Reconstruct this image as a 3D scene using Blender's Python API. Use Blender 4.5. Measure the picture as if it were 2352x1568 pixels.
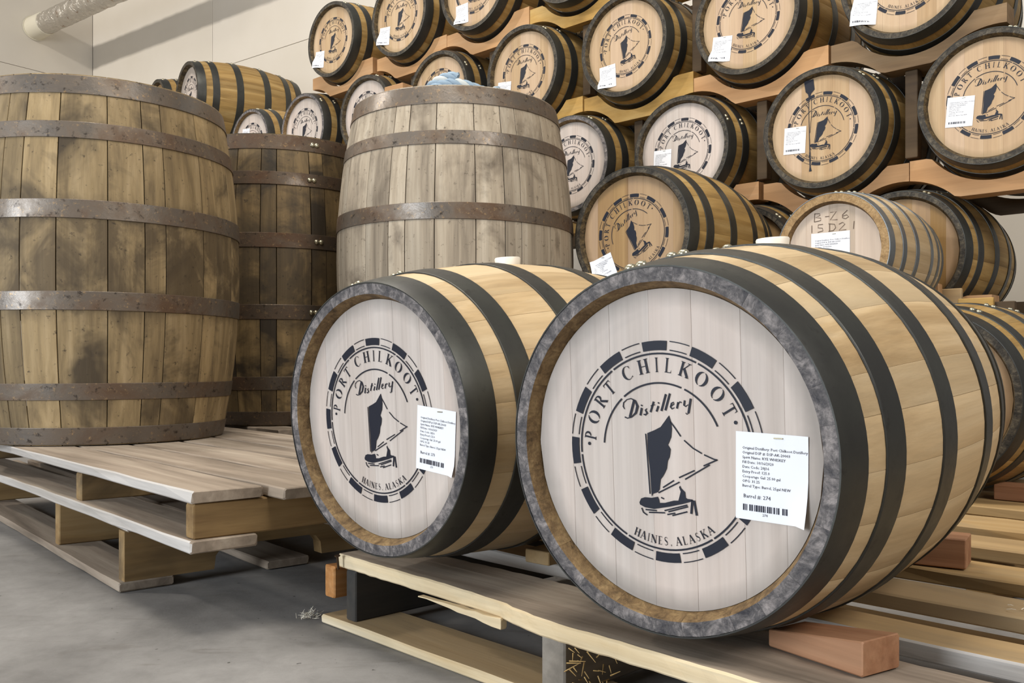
import bpy, bmesh, math, random
from mathutils import Vector, Matrix
PI = math.pi
SC = bpy.context.scene
C = SC.collection
for o in list(bpy.data.objects): bpy.data.objects.remove(o)
S = 0.88            # metres per layout unit
ZF = -0.533         # height of the floor below the camera, layout units
def W(x, y, z): return Vector((x*S, y*S, (z-ZF)*S))

# ------------------------------------------------------------------ camera, world, lights, exposure
cam = bpy.data.cameras.new('camera'); cam.sensor_width = 36; cam.lens = 36*2100/2352; cam.shift_y = 56/2352
cam.clip_start = 0.05; cam.clip_end = 100
co = bpy.data.objects.new('camera', cam); C.objects.link(co); co.location = W(0, 0, 0); co.rotation_euler = (PI/2, 0, 0)
SC.camera = co
vs = SC.view_settings; vs.view_transform = 'Standard'; vs.look = 'None'; vs.gamma = 1; vs.use_curve_mapping = False; vs.exposure = 0.0
wd = bpy.data.worlds.new('world'); SC.world = wd; wd.use_nodes = True
bg = wd.node_tree.nodes['Background']; bg.inputs[0].default_value = (1.0, 0.97, 0.93, 1); bg.inputs[1].default_value = 0.24
def area(name, pos, target, sx, sy, power, colour):
    l = bpy.data.lights.new(name, 'AREA'); l.shape = 'RECTANGLE'; l.size = sx*S; l.size_y = sy*S; l.energy = power; l.color = colour
    o = bpy.data.objects.new(name, l); C.objects.link(o); o.location = W(*pos)
    o.rotation_euler = (W(*target)-W(*pos)).to_track_quat('-Z', 'Y').to_euler()
    return o
area('doorway_daylight', (-5.2, -2.9, 1.3), (0, 1.2, 0.1), 2.6, 3.0, 330, (0.86, 0.93, 1.0))
area('ceiling_and_fill_lamp', (-0.6, 1.2, 4.6), (0, 2.2, 0), 2.4, 1.2, 120, (1.0, 0.93, 0.82))
area('ceiling_and_fill_lamp', (-1.8, 5.0, 5.6), (-1.4, 5.6, 0), 2.4, 1.2, 90, (1.0, 0.93, 0.84))
area('ceiling_and_fill_lamp', (3.2, -1.6, 3.6), (0.9, 2.0, -0.2), 1.8, 1.8, 120, (1.0, 0.95, 0.88))  # added fill without a known source, brightens the right sides of the barrels
area('high_bay_lamp', (-9.6, 3.3, 6.2), (-5.2, 10.4, 4.0), 0.45, 0.45, 400, (1.0, 0.94, 0.86))

# ------------------------------------------------------------------ node helpers
def lin(c):
    if isinstance(c, str):
        c = c.lstrip('#'); c = [int(c[i:i+2], 16)/255 for i in (0, 2, 4)]
        c = [(v/12.92 if v <= .04045 else ((v+.055)/1.055)**2.4) for v in c]
    return (c[0], c[1], c[2], 1)
class NT:
    def __init__(s, name, rough=.6, metal=0., spec=.4):
        s.m = bpy.data.materials.new(name); s.m.use_nodes = True; s.t = s.m.node_tree; s.b = s.t.nodes['Principled BSDF']
        s.b.inputs['Roughness'].default_value = rough; s.b.inputs['Metallic'].default_value = metal
        s.b.inputs['Specular IOR Level'].default_value = spec
        s.tc = s.n('ShaderNodeTexCoord'); s.oi = s.n('ShaderNodeObjectInfo')
    def n(s, k, **kw):
        x = s.t.nodes.new(k)
        for a, v in kw.items(): setattr(x, a, v)
        return x
    def l(s, a, b): s.t.links.new(a, b)
    def obj(s, scale=(1, 1, 1), rnd=True):
        mp = s.n('ShaderNodeMapping'); mp.inputs['Scale'].default_value = scale
        if rnd:
            v = s.n('ShaderNodeVectorMath', operation='MULTIPLY_ADD'); cx = s.n('ShaderNodeCombineXYZ')
            for i in range(3): s.l(s.oi.outputs['Random'], cx.inputs[i])
            v.inputs[1].default_value = (7.3, 11.1, 5.7); s.l(cx.outputs[0], v.inputs[0]); s.l(s.tc.outputs['Object'], v.inputs[2])
            s.l(v.outputs[0], mp.inputs['Vector'])
        else: s.l(s.tc.outputs['Object'], mp.inputs['Vector'])
        return mp.outputs[0]
    def noise(s, vec, scale=5, detail=4, rough=.55, dist=0.):
        x = s.n('ShaderNodeTexNoise'); x.inputs['Scale'].default_value = scale; x.inputs['Detail'].default_value = detail
        x.inputs['Roughness'].default_value = rough; x.inputs['Distortion'].default_value = dist; s.l(vec, x.inputs['Vector']); return x.outputs['Fac']
    def ramp(s, fac, stops):
        x = s.n('ShaderNodeValToRGB'); e = x.color_ramp.elements
        while len(e) > 1: e.remove(e[-1])
        e[0].position = stops[0][0]; e[0].color = lin(stops[0][1])
        for p, c in stops[1:]:
            k = e.new(p); k.color = lin(c)
        s.l(fac, x.inputs[0]); return x.outputs[0]
    def mix(s, fac, a, b, mode='MIX'):
        x = s.n('ShaderNodeMix', data_type='RGBA', blend_type=mode)
        for v, i in ((fac, 0), (a, 6), (b, 7)):
            if hasattr(v, 'is_output'): s.l(v, x.inputs[i])
            elif i == 0: x.inputs[0].default_value = v
            else: x.inputs[i].default_value = lin(v)
        return x.outputs[2]
    def math(s, op, a, b=None, clamp=False):
        x = s.n('ShaderNodeMath', operation=op, use_clamp=clamp)
        for v, i in ((a, 0), (b, 1)):
            if v is None: continue
            if hasattr(v, 'is_output'): s.l(v, x.inputs[i])
            else: x.inputs[i].default_value = v
        return x.outputs[0]
    def bump(s, h, strength=.3, dist=.002):
        x = s.n('ShaderNodeBump'); x.inputs['Strength'].default_value = strength; x.inputs['Distance'].default_value = dist
        s.l(h, x.inputs['Height']); s.l(x.outputs[0], s.b.inputs['Normal'])
    def col(s, c): s.l(c, s.b.inputs['Base Color']); return s.m
W3 = lambda v: (v, v, v)
def axscale(ax, along, across):
    v = [across]*3; v[ax] = along; return tuple(v)
def wood(name, dark, mid, light, ax=0, across=26, along=1.1, rough=.62, tint=.22, stain=None, stain_amt=(.55, .7), bump=.35, speck=None, fine=130, hue=None, stain_scale=3.0, stain_ax=2.0, band=None):
    t = NT(name, rough)
    g = t.noise(t.obj(axscale(ax, along, across)), 1.0, 6, .6, .4)
    f = t.noise(t.obj(axscale(ax, 3.0, fine)), 1.0, 3, .6)
    c = t.ramp(g, [(.28, dark), (.5, mid), (.74, light)])
    ff = t.ramp(f, [(.3, W3(.72)), (.62, W3(1.0))])
    c = t.mix(.55, c, ff, 'MULTIPLY')
    if hue: c = t.mix(t.ramp(t.oi.outputs['Random'], [(0, W3(0)), (1, W3(1))]), c, t.mix(.6, c, hue, 'MIX'))
    wn = t.n('ShaderNodeTexWhiteNoise', noise_dimensions='1D'); t.l(t.oi.outputs['Random'], wn.inputs['W'])
    c = t.mix(1.0, c, t.ramp(wn.outputs[0], [(0, W3(1-tint)), (1, W3(1+tint*.35))]), 'MULTIPLY')
    if stain:
        sn = t.noise(t.obj(axscale(ax, stain_ax, stain_scale*1.6)), 1.0, 5, .62, .5)
        c = t.mix(t.ramp(sn, [(stain_amt[0], W3(0)), (stain_amt[1], W3(.9))]), c, stain)
    if band:
        # dark wear where the belly has rubbed and been wet, uneven from stave to stave
        sx = t.n('ShaderNodeSeparateXYZ'); t.l(t.tc.outputs['Object'], sx.inputs[0])
        bn = t.noise(t.obj((7, 5, 7)), 1.0, 5, .65, .6); y = t.math('ADD', sx.outputs[1], t.math('MULTIPLY', t.math('SUBTRACT', bn, .5), .22*S))
        m1 = t.n('ShaderNodeMapRange'); m1.inputs['From Min'].default_value = (band[0]-.03)*S; m1.inputs['From Max'].default_value = (band[0]+.04)*S; t.l(y, m1.inputs['Value'])
        m2 = t.n('ShaderNodeMapRange'); m2.inputs['From Min'].default_value = (band[1]+.03)*S; m2.inputs['From Max'].default_value = (band[1]-.04)*S; t.l(y, m2.inputs['Value'])
        k = t.math('MULTIPLY', t.math('MULTIPLY', m1.outputs[0], m2.outputs[0]), t.ramp(bn, [(.36, W3(0)), (.5, W3(1))]))
        c = t.mix(t.math('MULTIPLY', k, band[3]), c, band[2])
    if speck:
        sp = t.noise(t.obj((60, 60, 60)), 1.0, 3, .7)
        c = t.mix(t.ramp(sp, [(.62, W3(0)), (.72, W3(.7))]), c, speck)
    t.bump(t.math('ADD', t.math('MULTIPLY', f, .6), g), bump, .0016)
    return t.col(c)
MAT = {}
MAT['oak'] = wood('new_oak_stave', '#a98c63', '#c6ab82', '#d8c3a0', ax=1, across=20, tint=.16, stain='#8f7753', stain_amt=(.66, .85), hue='#d0bb98')
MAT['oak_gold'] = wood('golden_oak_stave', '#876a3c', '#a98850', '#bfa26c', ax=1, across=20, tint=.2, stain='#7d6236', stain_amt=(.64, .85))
MAT['oak_old'] = wood('weathered_brown_stave', '#6a5940', '#9a845f', '#b7a07a', ax=1, across=24, tint=.34, stain='#3a3023', stain_amt=(.54, .68), band=(.40, .74, '#4b3e2c', .8), speck='#2a2119', bump=.6, rough=.7, stain_scale=2.2, stain_ax=3.2)
MAT['oak_grey'] = wood('weathered_grey_stave', '#7b6f60', '#ab9d89', '#c6baa7', ax=1, across=24, tint=.24, stain='#62574a', stain_amt=(.55, .72), speck='#463c30', bump=.6, rough=.72, stain_scale=3, stain_ax=4)
MAT['oak_dark'] = wood('dark_stained_stave', '#463825', '#74603f', '#937b54', ax=1, across=22, tint=.35, stain='#241d15', stain_amt=(.48, .63), band=(.38, .72, '#3c3121', .75), speck='#1f1912', bump=.6, rough=.6, stain_scale=2.4, stain_ax=5)
def head_mat(name, dark, mid, light, edge, e0=.172, e1=.206, tint=.08):
    t = NT(name, .58)
    v = t.obj((22, 22, 1.0)); g = t.noise(v, 1.0, 5, .6, .3); f = t.noise(t.obj((150, 150, 2.2)), 1.0, 3, .6)
    c = t.ramp(g, [(.28, dark), (.5, mid), (.72, light)])
    c = t.mix(.5, c, t.ramp(f, [(.3, W3(.8)), (.6, W3(1.0))]), 'MULTIPLY')
    c = t.mix(1.0, c, t.ramp(t.oi.outputs['Random'], [(0, W3(1-tint)), (1, W3(1.03))]), 'MULTIPLY')
    c = t.mix(t.ramp(t.oi.outputs['Random'], [(.2, W3(0)), (.9, W3(.3))]), c, '#cdb9ad')
    # sanding and overspray smudge that runs round the croze
    sx = t.n('ShaderNodeSeparateXYZ'); t.l(t.tc.outputs['Object'], sx.inputs[0])
    r = t.math('POWER', t.math('ADD', t.math('POWER', sx.outputs[0], 2.), t.math('POWER', sx.outputs[2], 2.)), .5)
    nn = t.noise(t.obj((9, 9, 9), False), 1.0, 4, .6)
    r = t.math('ADD', r, t.math('MULTIPLY', t.math('SUBTRACT', nn, .5), .03))
    mr = t.n('ShaderNodeMapRange'); mr.inputs['From Min'].default_value = e0*S; mr.inputs['From Max'].default_value = e1*S; t.l(r, mr.inputs['Value'])
    c = t.mix(t.math('MULTIPLY', mr.outputs[0], .75), c, edge)
    t.bump(f, .25, .0012)
    return t.col(c)
MAT['head'] = head_mat('pale_oak_head', '#b9aca2', '#cabeb5', '#d3c9c1', '#857f79', .186, .214)
MAT['head_warm'] = head_mat('warm_oak_head', '#ab8c66', '#bd9f79', '#c9af8b', '#97805e', .192, .216)
MAT['head_brown'] = head_mat('brown_oak_head', '#8a683e', '#a17f4d', '#b18f5d', '#6d5431', .192, .216)
MAT['head_plain'] = head_mat('plain_oak_head', '#b7a38f', '#cbb8a3', '#d4c4b1', '#a08a72', .19, .2)
def rim_mat(name, a, b, c_):
    t = NT(name, .7)
    g = t.noise(t.obj((48, 48, 48)), 1.0, 7, .75, .5); h = t.noise(t.obj((190, 190, 190)), 1.0, 3, .6)
    c = t.ramp(g, [(.3, a), (.48, b), (.66, c_)])
    c = t.mix(.5, c, t.ramp(h, [(.35, W3(.55)), (.6, W3(1.05))]), 'MULTIPLY')
    t.bump(h, .5, .002); return t.col(c)
MAT['rim'] = rim_mat('charcoal_smeared_end_grain', '#24242c', '#5d5959', '#98908d')
MAT['rim_dark'] = rim_mat('blackened_end_grain', '#151412', '#39342d', '#655d4e')
MAT['rim_tan'] = rim_mat('tan_end_grain', '#7d6240', '#a08157', '#b79a70')
MAT['rim_old'] = rim_mat('old_end_grain', '#3a2c1b', '#6e5433', '#8a6d47')
MAT['chime'] = rim_mat('brown_chime_bevel', '#3f2f1a', '#7a6140', '#9a8058')
MAT['chime_dark'] = rim_mat('dark_chime_bevel', '#1f1a14', '#4b3f2c', '#7c6a49')
def hoop_mat(name, base, alt, rough, metal, patch):
    t = NT(name, rough, metal, .5)
    g = t.noise(t.obj((8, 8, 8)), 1.0, 5, .6); c = t.mix(t.ramp(g, [(.4, W3(0)), (.7, W3(1))]), base, alt)
    h = t.noise(t.obj((42, 42, 42)), 1.0, 5, .7); c = t.mix(t.ramp(h, [(.6, W3(0)), (.72, W3(.7))]), c, patch)
    rr = t.n('ShaderNodeMapRange'); rr.inputs['To Min'].default_value = rough-.1; rr.inputs['To Max'].default_value = rough+.15; t.l(h, rr.inputs['Value']); t.l(rr.outputs[0], t.b.inputs['Roughness'])
    t.bump(h, .12, .001); return t.col(c)
MAT['hoop'] = hoop_mat('dull_black_steel_hoop', '#3b3b39', '#474843', .42, .55, '#2c2a28')
MAT['hoop_zinc'] = hoop_mat('galvanised_hoop', '#777b7e', '#8d9193', .4, .7, '#5d6163')
def rust_mat(name, a, b, rust, bright):
    t = NT(name, .5, .55, .5)
    g = t.noise(t.obj((5, 5, 5)), 1.0, 6, .65, .4); c = t.ramp(g, [(.3, a), (.5, b), (.68, rust)])
    h = t.noise(t.obj((75, 75, 75)), 1.0, 4, .75); c = t.mix(t.ramp(h, [(.58, W3(0)), (.7, W3(.85))]), c, bright)
    c = t.mix(t.ramp(t.noise(t.obj((48, 48, 48)), 1., 4, .7), [(.3, W3(.8)), (.42, W3(0))]), c, '#221a15')
    t.l(t.ramp(g, [(.4, W3(.34)), (.62, W3(.68))]), t.b.inputs['Roughness'])
    t.bump(h, .35, .0015); return t.col(c)
MAT['rust'] = rust_mat('rusty_steel_hoop', '#75706b', '#6f6459', '#67513f', '#a08562')
MAT['rust_dark'] = rust_mat('dark_rusty_hoop', '#5a534c', '#57493c', '#5c4230', '#8d7350')
MAT['ink'] = NT('navy_stencil_ink', .55).m; MAT['ink'].node_tree.nodes['Principled BSDF'].inputs[0].default_value = lin('#0a1022')
MAT['print'] = NT('black_label_print', .6).m; MAT['print'].node_tree.nodes['Principled BSDF'].inputs[0].default_value = lin('#2c2e3c')
MAT['paper'] = NT('white_paper', .6).m; MAT['paper'].node_tree.nodes['Principled BSDF'].inputs[0].default_value = lin('#eef0f6')
MAT['pen'] = NT('pencil_marks', .6).m; MAT['pen'].node_tree.nodes['Principled BSDF'].inputs[0].default_value = lin('#5a4636')
MAT['bung'] = NT('white_silicone', .45).m; MAT['bung'].node_tree.nodes['Principled BSDF'].inputs[0].default_value = lin('#efe8dc')
t = NT('zinc_rivet', .28, .9); MAT['rivet'] = t.m; t.b.inputs[0].default_value = lin('#b9b39c')
MAT['slat_old'] = wood('weathered_pallet_board', '#75685a', '#9f9080', '#b9ac9b', ax=0, across=14, tint=.2, stain='#6e6252', stain_amt=(.56, .78), bump=.6, rough=.8, fine=70)
MAT['edge_white'] = wood('whitened_board_edge', '#99938c', '#bbb6b1', '#cfcbc7', ax=0, across=20, tint=.1, stain='#8c8378', stain_amt=(.62, .75), bump=.6, rough=.85, fine=90)
MAT['slat_new'] = wood('newer_pallet_board', '#a28252', '#c3a06a', '#d3b688', ax=0, across=12, tint=.2, stain='#8a7c66', stain_amt=(.5, .76), bump=.5, rough=.75, fine=60, hue='#b4a083')
MAT['slat_pale'] = wood('pale_split_board', '#c2a679', '#dcc9a6', '#e8dcc4', ax=0, across=18, tint=.08, bump=.6, rough=.8, fine=90)
MAT['stringer'] = wood('pallet_stringer', '#6b5233', '#94784f', '#ad936a', ax=1, across=14, tint=.22, stain='#4d4233', stain_amt=(.56, .75), bump=.6, rough=.8, fine=60)
MAT['stringer_grey'] = wood('grey_stringer', '#6e675e', '#8d857a', '#a59d92', ax=1, across=14, tint=.15, stain='#5b4a33', stain_amt=(.55, .75), bump=.6, rough=.8, fine=60)
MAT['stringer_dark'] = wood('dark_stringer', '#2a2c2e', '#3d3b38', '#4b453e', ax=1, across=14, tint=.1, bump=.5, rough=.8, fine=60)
MAT['orange_wood'] = wood('orange_offcut', '#8a5a30', '#b07a45', '#c99a68', ax=1, across=30, tint=.1, bump=.6, rough=.8)
MAT['fir'] = wood('orange_fir_timber', '#a87748', '#c6986a', '#d6b18a', ax=0, across=11, along=.7, tint=.2, bump=.3, rough=.65, fine=55, hue='#c59a6a')
MAT['fir_yellow'] = wood('rough_yellow_timber', '#8c6a32', '#c29a55', '#d6b474', ax=0, across=9, along=2.4, tint=.15, stain='#76592d', stain_amt=(.55, .75), bump=.8, rough=.75, fine=50)
MAT['fir_brown'] = wood('grey_brown_timber', '#6c553d', '#8f7454', '#ab9271', ax=0, across=9, along=.8, tint=.15, bump=.3, rough=.7, fine=40)
MAT['dark_shade_timber'] = wood('shade_darkened_timber', '#3d3024', '#54432f', '#6b573f', ax=0, across=9, along=.8, tint=.15, bump=.3, rough=.75, fine=40)  # shade of the rack gaps put into the colour of struts and rear cradles
MAT['red_block'] = wood('red_brown_block', '#85573a', '#a87a5a', '#ba906f', ax=0, across=24, tint=.08, bump=.3, rough=.6, fine=110)
MAT['rope'] = NT('pale_blue_rope', .8).m; MAT['rope'].node_tree.nodes['Principled BSDF'].inputs[0].default_value = lin('#8fa3b4')
MAT['rope2'] = NT('pale_rope_strand', .8).m; MAT['rope2'].node_tree.nodes['Principled BSDF'].inputs[0].default_value = lin('#c6cbca')
t = NT('nail_steel', .5, .7); MAT['nail'] = t.m; t.b.inputs[0].default_value = lin('#4a3a2c')
MAT['fibre'] = NT('white_plastic_fibre', .6).m; MAT['fibre'].node_tree.nodes['Principled BSDF'].inputs[0].default_value = lin('#e4dccb')
MAT['splinter'] = NT('straw_splinter', .7).m; MAT['splinter'].node_tree.nodes['Principled BSDF'].inputs[0].default_value = lin('#c7a469')
t = NT('concrete', .62, 0, .35)
v = t.obj((1, 1, 1), False); g = t.noise(v, 1.3, 7, .62, .6); f = t.noise(v, 16, 6, .7, .2); q = t.noise(t.obj((2.2, 9, 1), False), 1.4, 6, .7, 1.2)
c = t.ramp(g, [(.3, '#6e6c6a'), (.5, '#858381'), (.7, '#989694')]); c = t.mix(.6, c, t.ramp(f, [(.32, W3(.72)), (.6, W3(1.05))]), 'MULTIPLY')
c = t.mix(t.ramp(q, [(.56, W3(0)), (.7, W3(.55))]), c, '#625d57')
c = t.mix(t.ramp(t.noise(v, 55, 2, .5), [(.74, W3(0)), (.77, W3(.8))]), c, '#3a3835')
t.bump(f, .25, .004); MAT['concrete'] = t.col(c)
t = NT('cream_wall_panel', .55, 0, .3); g = t.noise(t.obj((1, 1, 1)), 1.2, 4, .5)
MAT['wall'] = t.col(t.ramp(g, [(.3, '#d3ccc0'), (.7, '#dad4ca')])); t.bump(t.noise(t.obj((90, 90, 90)), 1., 2), .08, .001)
MAT['groove'] = NT('panel_joint', .8).m; MAT['groove'].node_tree.nodes['Principled BSDF'].inputs[0].default_value = lin('#9a9288')
t = NT('duct_foil', .28, .85); g = t.noise(t.obj((16, 16, 16)), 1., 5, .7, 1.); h = t.noise(t.obj((5, 5, 5)), 1., 4, .7)
c = t.mix(t.ramp(h, [(.56, W3(0)), (.66, W3(1))]), '#cfcac2', '#8a5f36'); t.bump(g, .8, .02); MAT['foil'] = t.col(c)
MAT['collar'] = NT('white_duct_wrap', .5).m; MAT['collar'].node_tree.nodes['Principled BSDF'].inputs[0].default_value = lin('#d8d2c0')

# ------------------------------------------------------------------ mesh helpers
def mesh(name, verts, faces, mats, mi=None, smooth=None):
    me = bpy.data.meshes.new(name); me.from_pydata([Vector(v)*S for v in verts], [], faces)
    for m in mats: me.materials.append(MAT[m])
    if mi: me.polygons.foreach_set('material_index', mi)
    if smooth is not None:
        me.polygons.foreach_set('use_smooth', [True]*len(faces)); me.set_sharp_from_angle(angle=math.radians(smooth))
    me.update(); return me
def put(name, me, parent=None, mat=None):
    o = bpy.data.objects.new(name, me); C.objects.link(o)
    if parent: o.parent = parent
    if mat is not None: o.matrix_local = mat
    return o
def thing(name, label, cat, mat=None, group=None, me=None):
    o = bpy.data.objects.new(name, me); C.objects.link(o); o['label'] = label; o['category'] = cat
    if group: o['group'] = group
    if mat is not None: o.matrix_local = mat
    return o
def TR(x, y, z): return Matrix.Translation(Vector((x, y, z))*S)
def frame_mat(o, ex, ey, ez):
    m = Matrix.Identity(4)
    for i, v in enumerate((ex, ey, ez)):
        for k in range(3): m[k][i] = v[k]
    p = W(*o)
    for k in range(3): m[k][3] = p[k]
    return m
rng = random.Random(7)
def box_geo(x0, x1, y0, y1, z0, z1, b=.002, nx=1, jit=0., r=None, top=None):
    """bevelled box, length along x split into nx spans; top(u) may lower the top face"""
    r = r or rng; V = []; Fc = []
    prof = [(y0+b, z0), (y1-b, z0), (y1, z0+b), (y1, z1-b), (y1-b, z1), (y0+b, z1), (y0, z1-b), (y0, z0+b)]
    xs = [x0, x0+b] + [x0+(x1-x0)*i/nx for i in range(1, nx)] + [x1-b, x1]
    for k, x in enumerate(xs):
        e = k in (0, len(xs)-1)
        jy0, jy1, jz0, jz1 = [r.uniform(-jit, jit) for _ in range(4)]
        for (y, z) in prof:
            yy = y+(jy0 if y < (y0+y1)/2 else jy1); zz = z+(jz1 if z > (z0+z1)/2 else jz0)
            if top and z > (z0+z1)/2: zz = z0+(zz-z0)*top((x-x0)/(x1-x0))
            if e: yy += b*(.7 if y < (y0+y1)/2 else -.7); zz += b*(.7 if z < (z0+z1)/2 else -.7)
            V.append((x, yy, zz))
    for k in range(len(xs)-1):
        a = 8*k
        for i in range(8): j = (i+1) % 8; Fc.append((a+i, a+j, a+8+j, a+8+i))
    Fc.append(tuple(range(7, -1, -1))); a = 8*(len(xs)-1); Fc.append(tuple(range(a, a+8)))
    return V, Fc
def merge(parts):
    V = []; Fc = []
    for v, f in parts:
        o = len(V); V += v; Fc += [tuple(i+o for i in q) for q in f]
    return V, Fc
def tube_geo(pts, r, n=8, cap=True):
    pts = [Vector(p) for p in pts]; V = []; Fc = []; up = Vector((0, 0, 1))
    for i, p in enumerate(pts):
        d = (pts[min(i+1, len(pts)-1)]-pts[max(i-1, 0)]).normalized()
        u = d.cross(up if abs(d.z) < .95 else Vector((1, 0, 0))).normalized(); w = d.cross(u)
        rr = r[i] if isinstance(r, (list, tuple)) else r
        for k in range(n):
            a = 2*PI*k/n; V.append(p+(u*math.cos(a)+w*math.sin(a))*rr)
    for i in range(len(pts)-1):
        for k in range(n): j = (k+1) % n; Fc.append((i*n+k, i*n+j, (i+1)*n+j, (i+1)*n+k))
    if cap: Fc.append(tuple(range(n-1, -1, -1))); Fc.append(tuple((len(pts)-1)*n+k for k in range(n)))
    return V, Fc

# ------------------------------------------------------------------ stencil artwork (unit = ring radius), x right, z up
def ribbon(pts, w):
    P = [Vector(p) for p in pts]; L = []; R_ = []
    for i, p in enumerate(P):
        d = P[min(i+1, len(P)-1)]-P[max(i-1, 0)]; d = d.normalized() if d.length else Vector((1, 0)); nn = Vector((-d.y, d.x))
        ww = (w[i] if isinstance(w, (list, tuple)) else w)/2; L.append(p+nn*ww); R_.append(p-nn*ww)
    return [[tuple(L[i]), tuple(L[i+1]), tuple(R_[i+1]), tuple(R_[i])] for i in range(len(P)-1)]
def arc(r0, r1, a0, a1, n=4, c=(0, 0)):
    A = [math.radians(a0+(a1-a0)*i/n) for i in range(n+1)]
    return [[(c[0]+r0*math.cos(A[i]), c[1]+r0*math.sin(A[i])), (c[0]+r1*math.cos(A[i]), c[1]+r1*math.sin(A[i])),
             (c[0]+r1*math.cos(A[i+1]), c[1]+r1*math.sin(A[i+1])), (c[0]+r0*math.cos(A[i+1]), c[1]+r0*math.sin(A[i+1]))] for i in range(n)]
def crescent(cx, cy, rx, ry, ix, iy, a0, a1, n=8, off=0.):
    A = [math.radians(a0+(a1-a0)*i/n) for i in range(n+1)]
    o = [(cx+rx*math.cos(a), cy+ry*math.sin(a)) for a in A]; q = [(cx+off+ix*math.cos(a), cy+iy*math.sin(a)) for a in A]
    return [[o[i], o[i+1], q[i+1], q[i]] for i in range(n)]
def rect(x0, y0, x1, y1): return [[(x0, y0), (x1, y0), (x1, y1), (x0, y1)]]
def stem(x, w=.19, s=.15): return rect(x-w/2, .03, x+w/2, .97)+rect(x-w/2-s*.6, 0, x+w/2+s*.6, .05)+rect(x-w/2-s*.6, .95, x+w/2+s*.6, 1)
LET = {
 'I': stem(.5), 'H': stem(.2)+stem(.8)+rect(.3, .48, .7, .53), 'L': stem(.3)+rect(.4, 0, .85, .05)+[[(.78, .05), (.85, .05), (.88, .24)]],
 'T': stem(.5)+rect(.05, .94, .95, 1)+[[(.05, .94), (.14, .94), (.05, .74)], [(.95, .94), (.86, .94), (.95, .74)]],
 'P': stem(.25)+crescent(.38, .73, .46, .27, .24, .21, -88, 88), 'O': crescent(.5, .5, .52, .5, .30, .47, 98, 262)+crescent(.5, .5, .52, .5, .30, .47, -82, 82),
 'C': crescent(.55, .5, .52, .5, .36, .46, 55, 305, 12, .05)+[[(.8, .9), (.9, .94), (.9, .68)], [(.82, .1), (.92, .06), (.92, .2)]],
 'K': stem(.22)+ribbon([(.32, .45), (.85, .97)], .07)+ribbon([(.42, .58), (.9, .03)], .19)+rect(.65, .95, .98, 1)+rect(.7, 0, 1.02, .05),
 'R': stem(.25)+crescent(.38, .74, .42, .26, .22, .2, -88, 88)+ribbon([(.48, .48), (.9, .03)], .19)+rect(.75, 0, 1.02, .05),
 'N': ribbon([(.15, 0), (.15, .97)], .07)+ribbon([(.85, .03), (.85, 1)], .07)+ribbon([(.14, .97), (.86, .03)], .2)+rect(0, .95, .25, 1)+rect(.72, .95, 1, 1)+rect(0, 0, .3, .05),
 'E': stem(.28)+rect(.38, 0, .85, .06)+rect(.38, .94, .82, 1)+rect(.38, .48, .7, .53)+[[(.78, .06), (.85, .06), (.88, .24)], [(.75, .94), (.82, .94), (.82, .77)]],
 'S': ribbon([(.82, .8), (.7, .95), (.45, .97), (.25, .85), (.25, .66), (.5, .52), (.76, .38), (.8, .18), (.6, .03), (.35, .02), (.18, .2)], [.04, .06, .07, .12, .15, .19, .15, .12, .07, .06, .04]),
 'A': ribbon([(.1, .03), (.48, 1)], .07)+ribbon([(.46, 1), (.86, .03)], .19)+rect(.25, .32, .68, .37)+rect(-.02, 0, .25, .05)+rect(.7, 0, 1.02, .05),
 ',': [[(.4, 0), (.6, 0), (.6, .12), (.5, -.12)], [(.4, .14), (.4, 0), (.6, 0), (.6, .14)]]}
def set_letter(ch, ang, r, h, w, up=1):
    """glyph centred on radius r at angle ang; up=1 head outward"""
    a = math.radians(ang); ux, uy = (math.cos(a)*up, math.sin(a)*up); rx, ry = uy, -ux
    cx, cy = r*math.cos(a), r*math.sin(a)
    return [[(cx+rx*(x-.5)*w+ux*(z-.5)*h, cy+ry*(x-.5)*w+uy*(z-.5)*h) for x, z in poly] for poly in LET[ch]]
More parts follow.
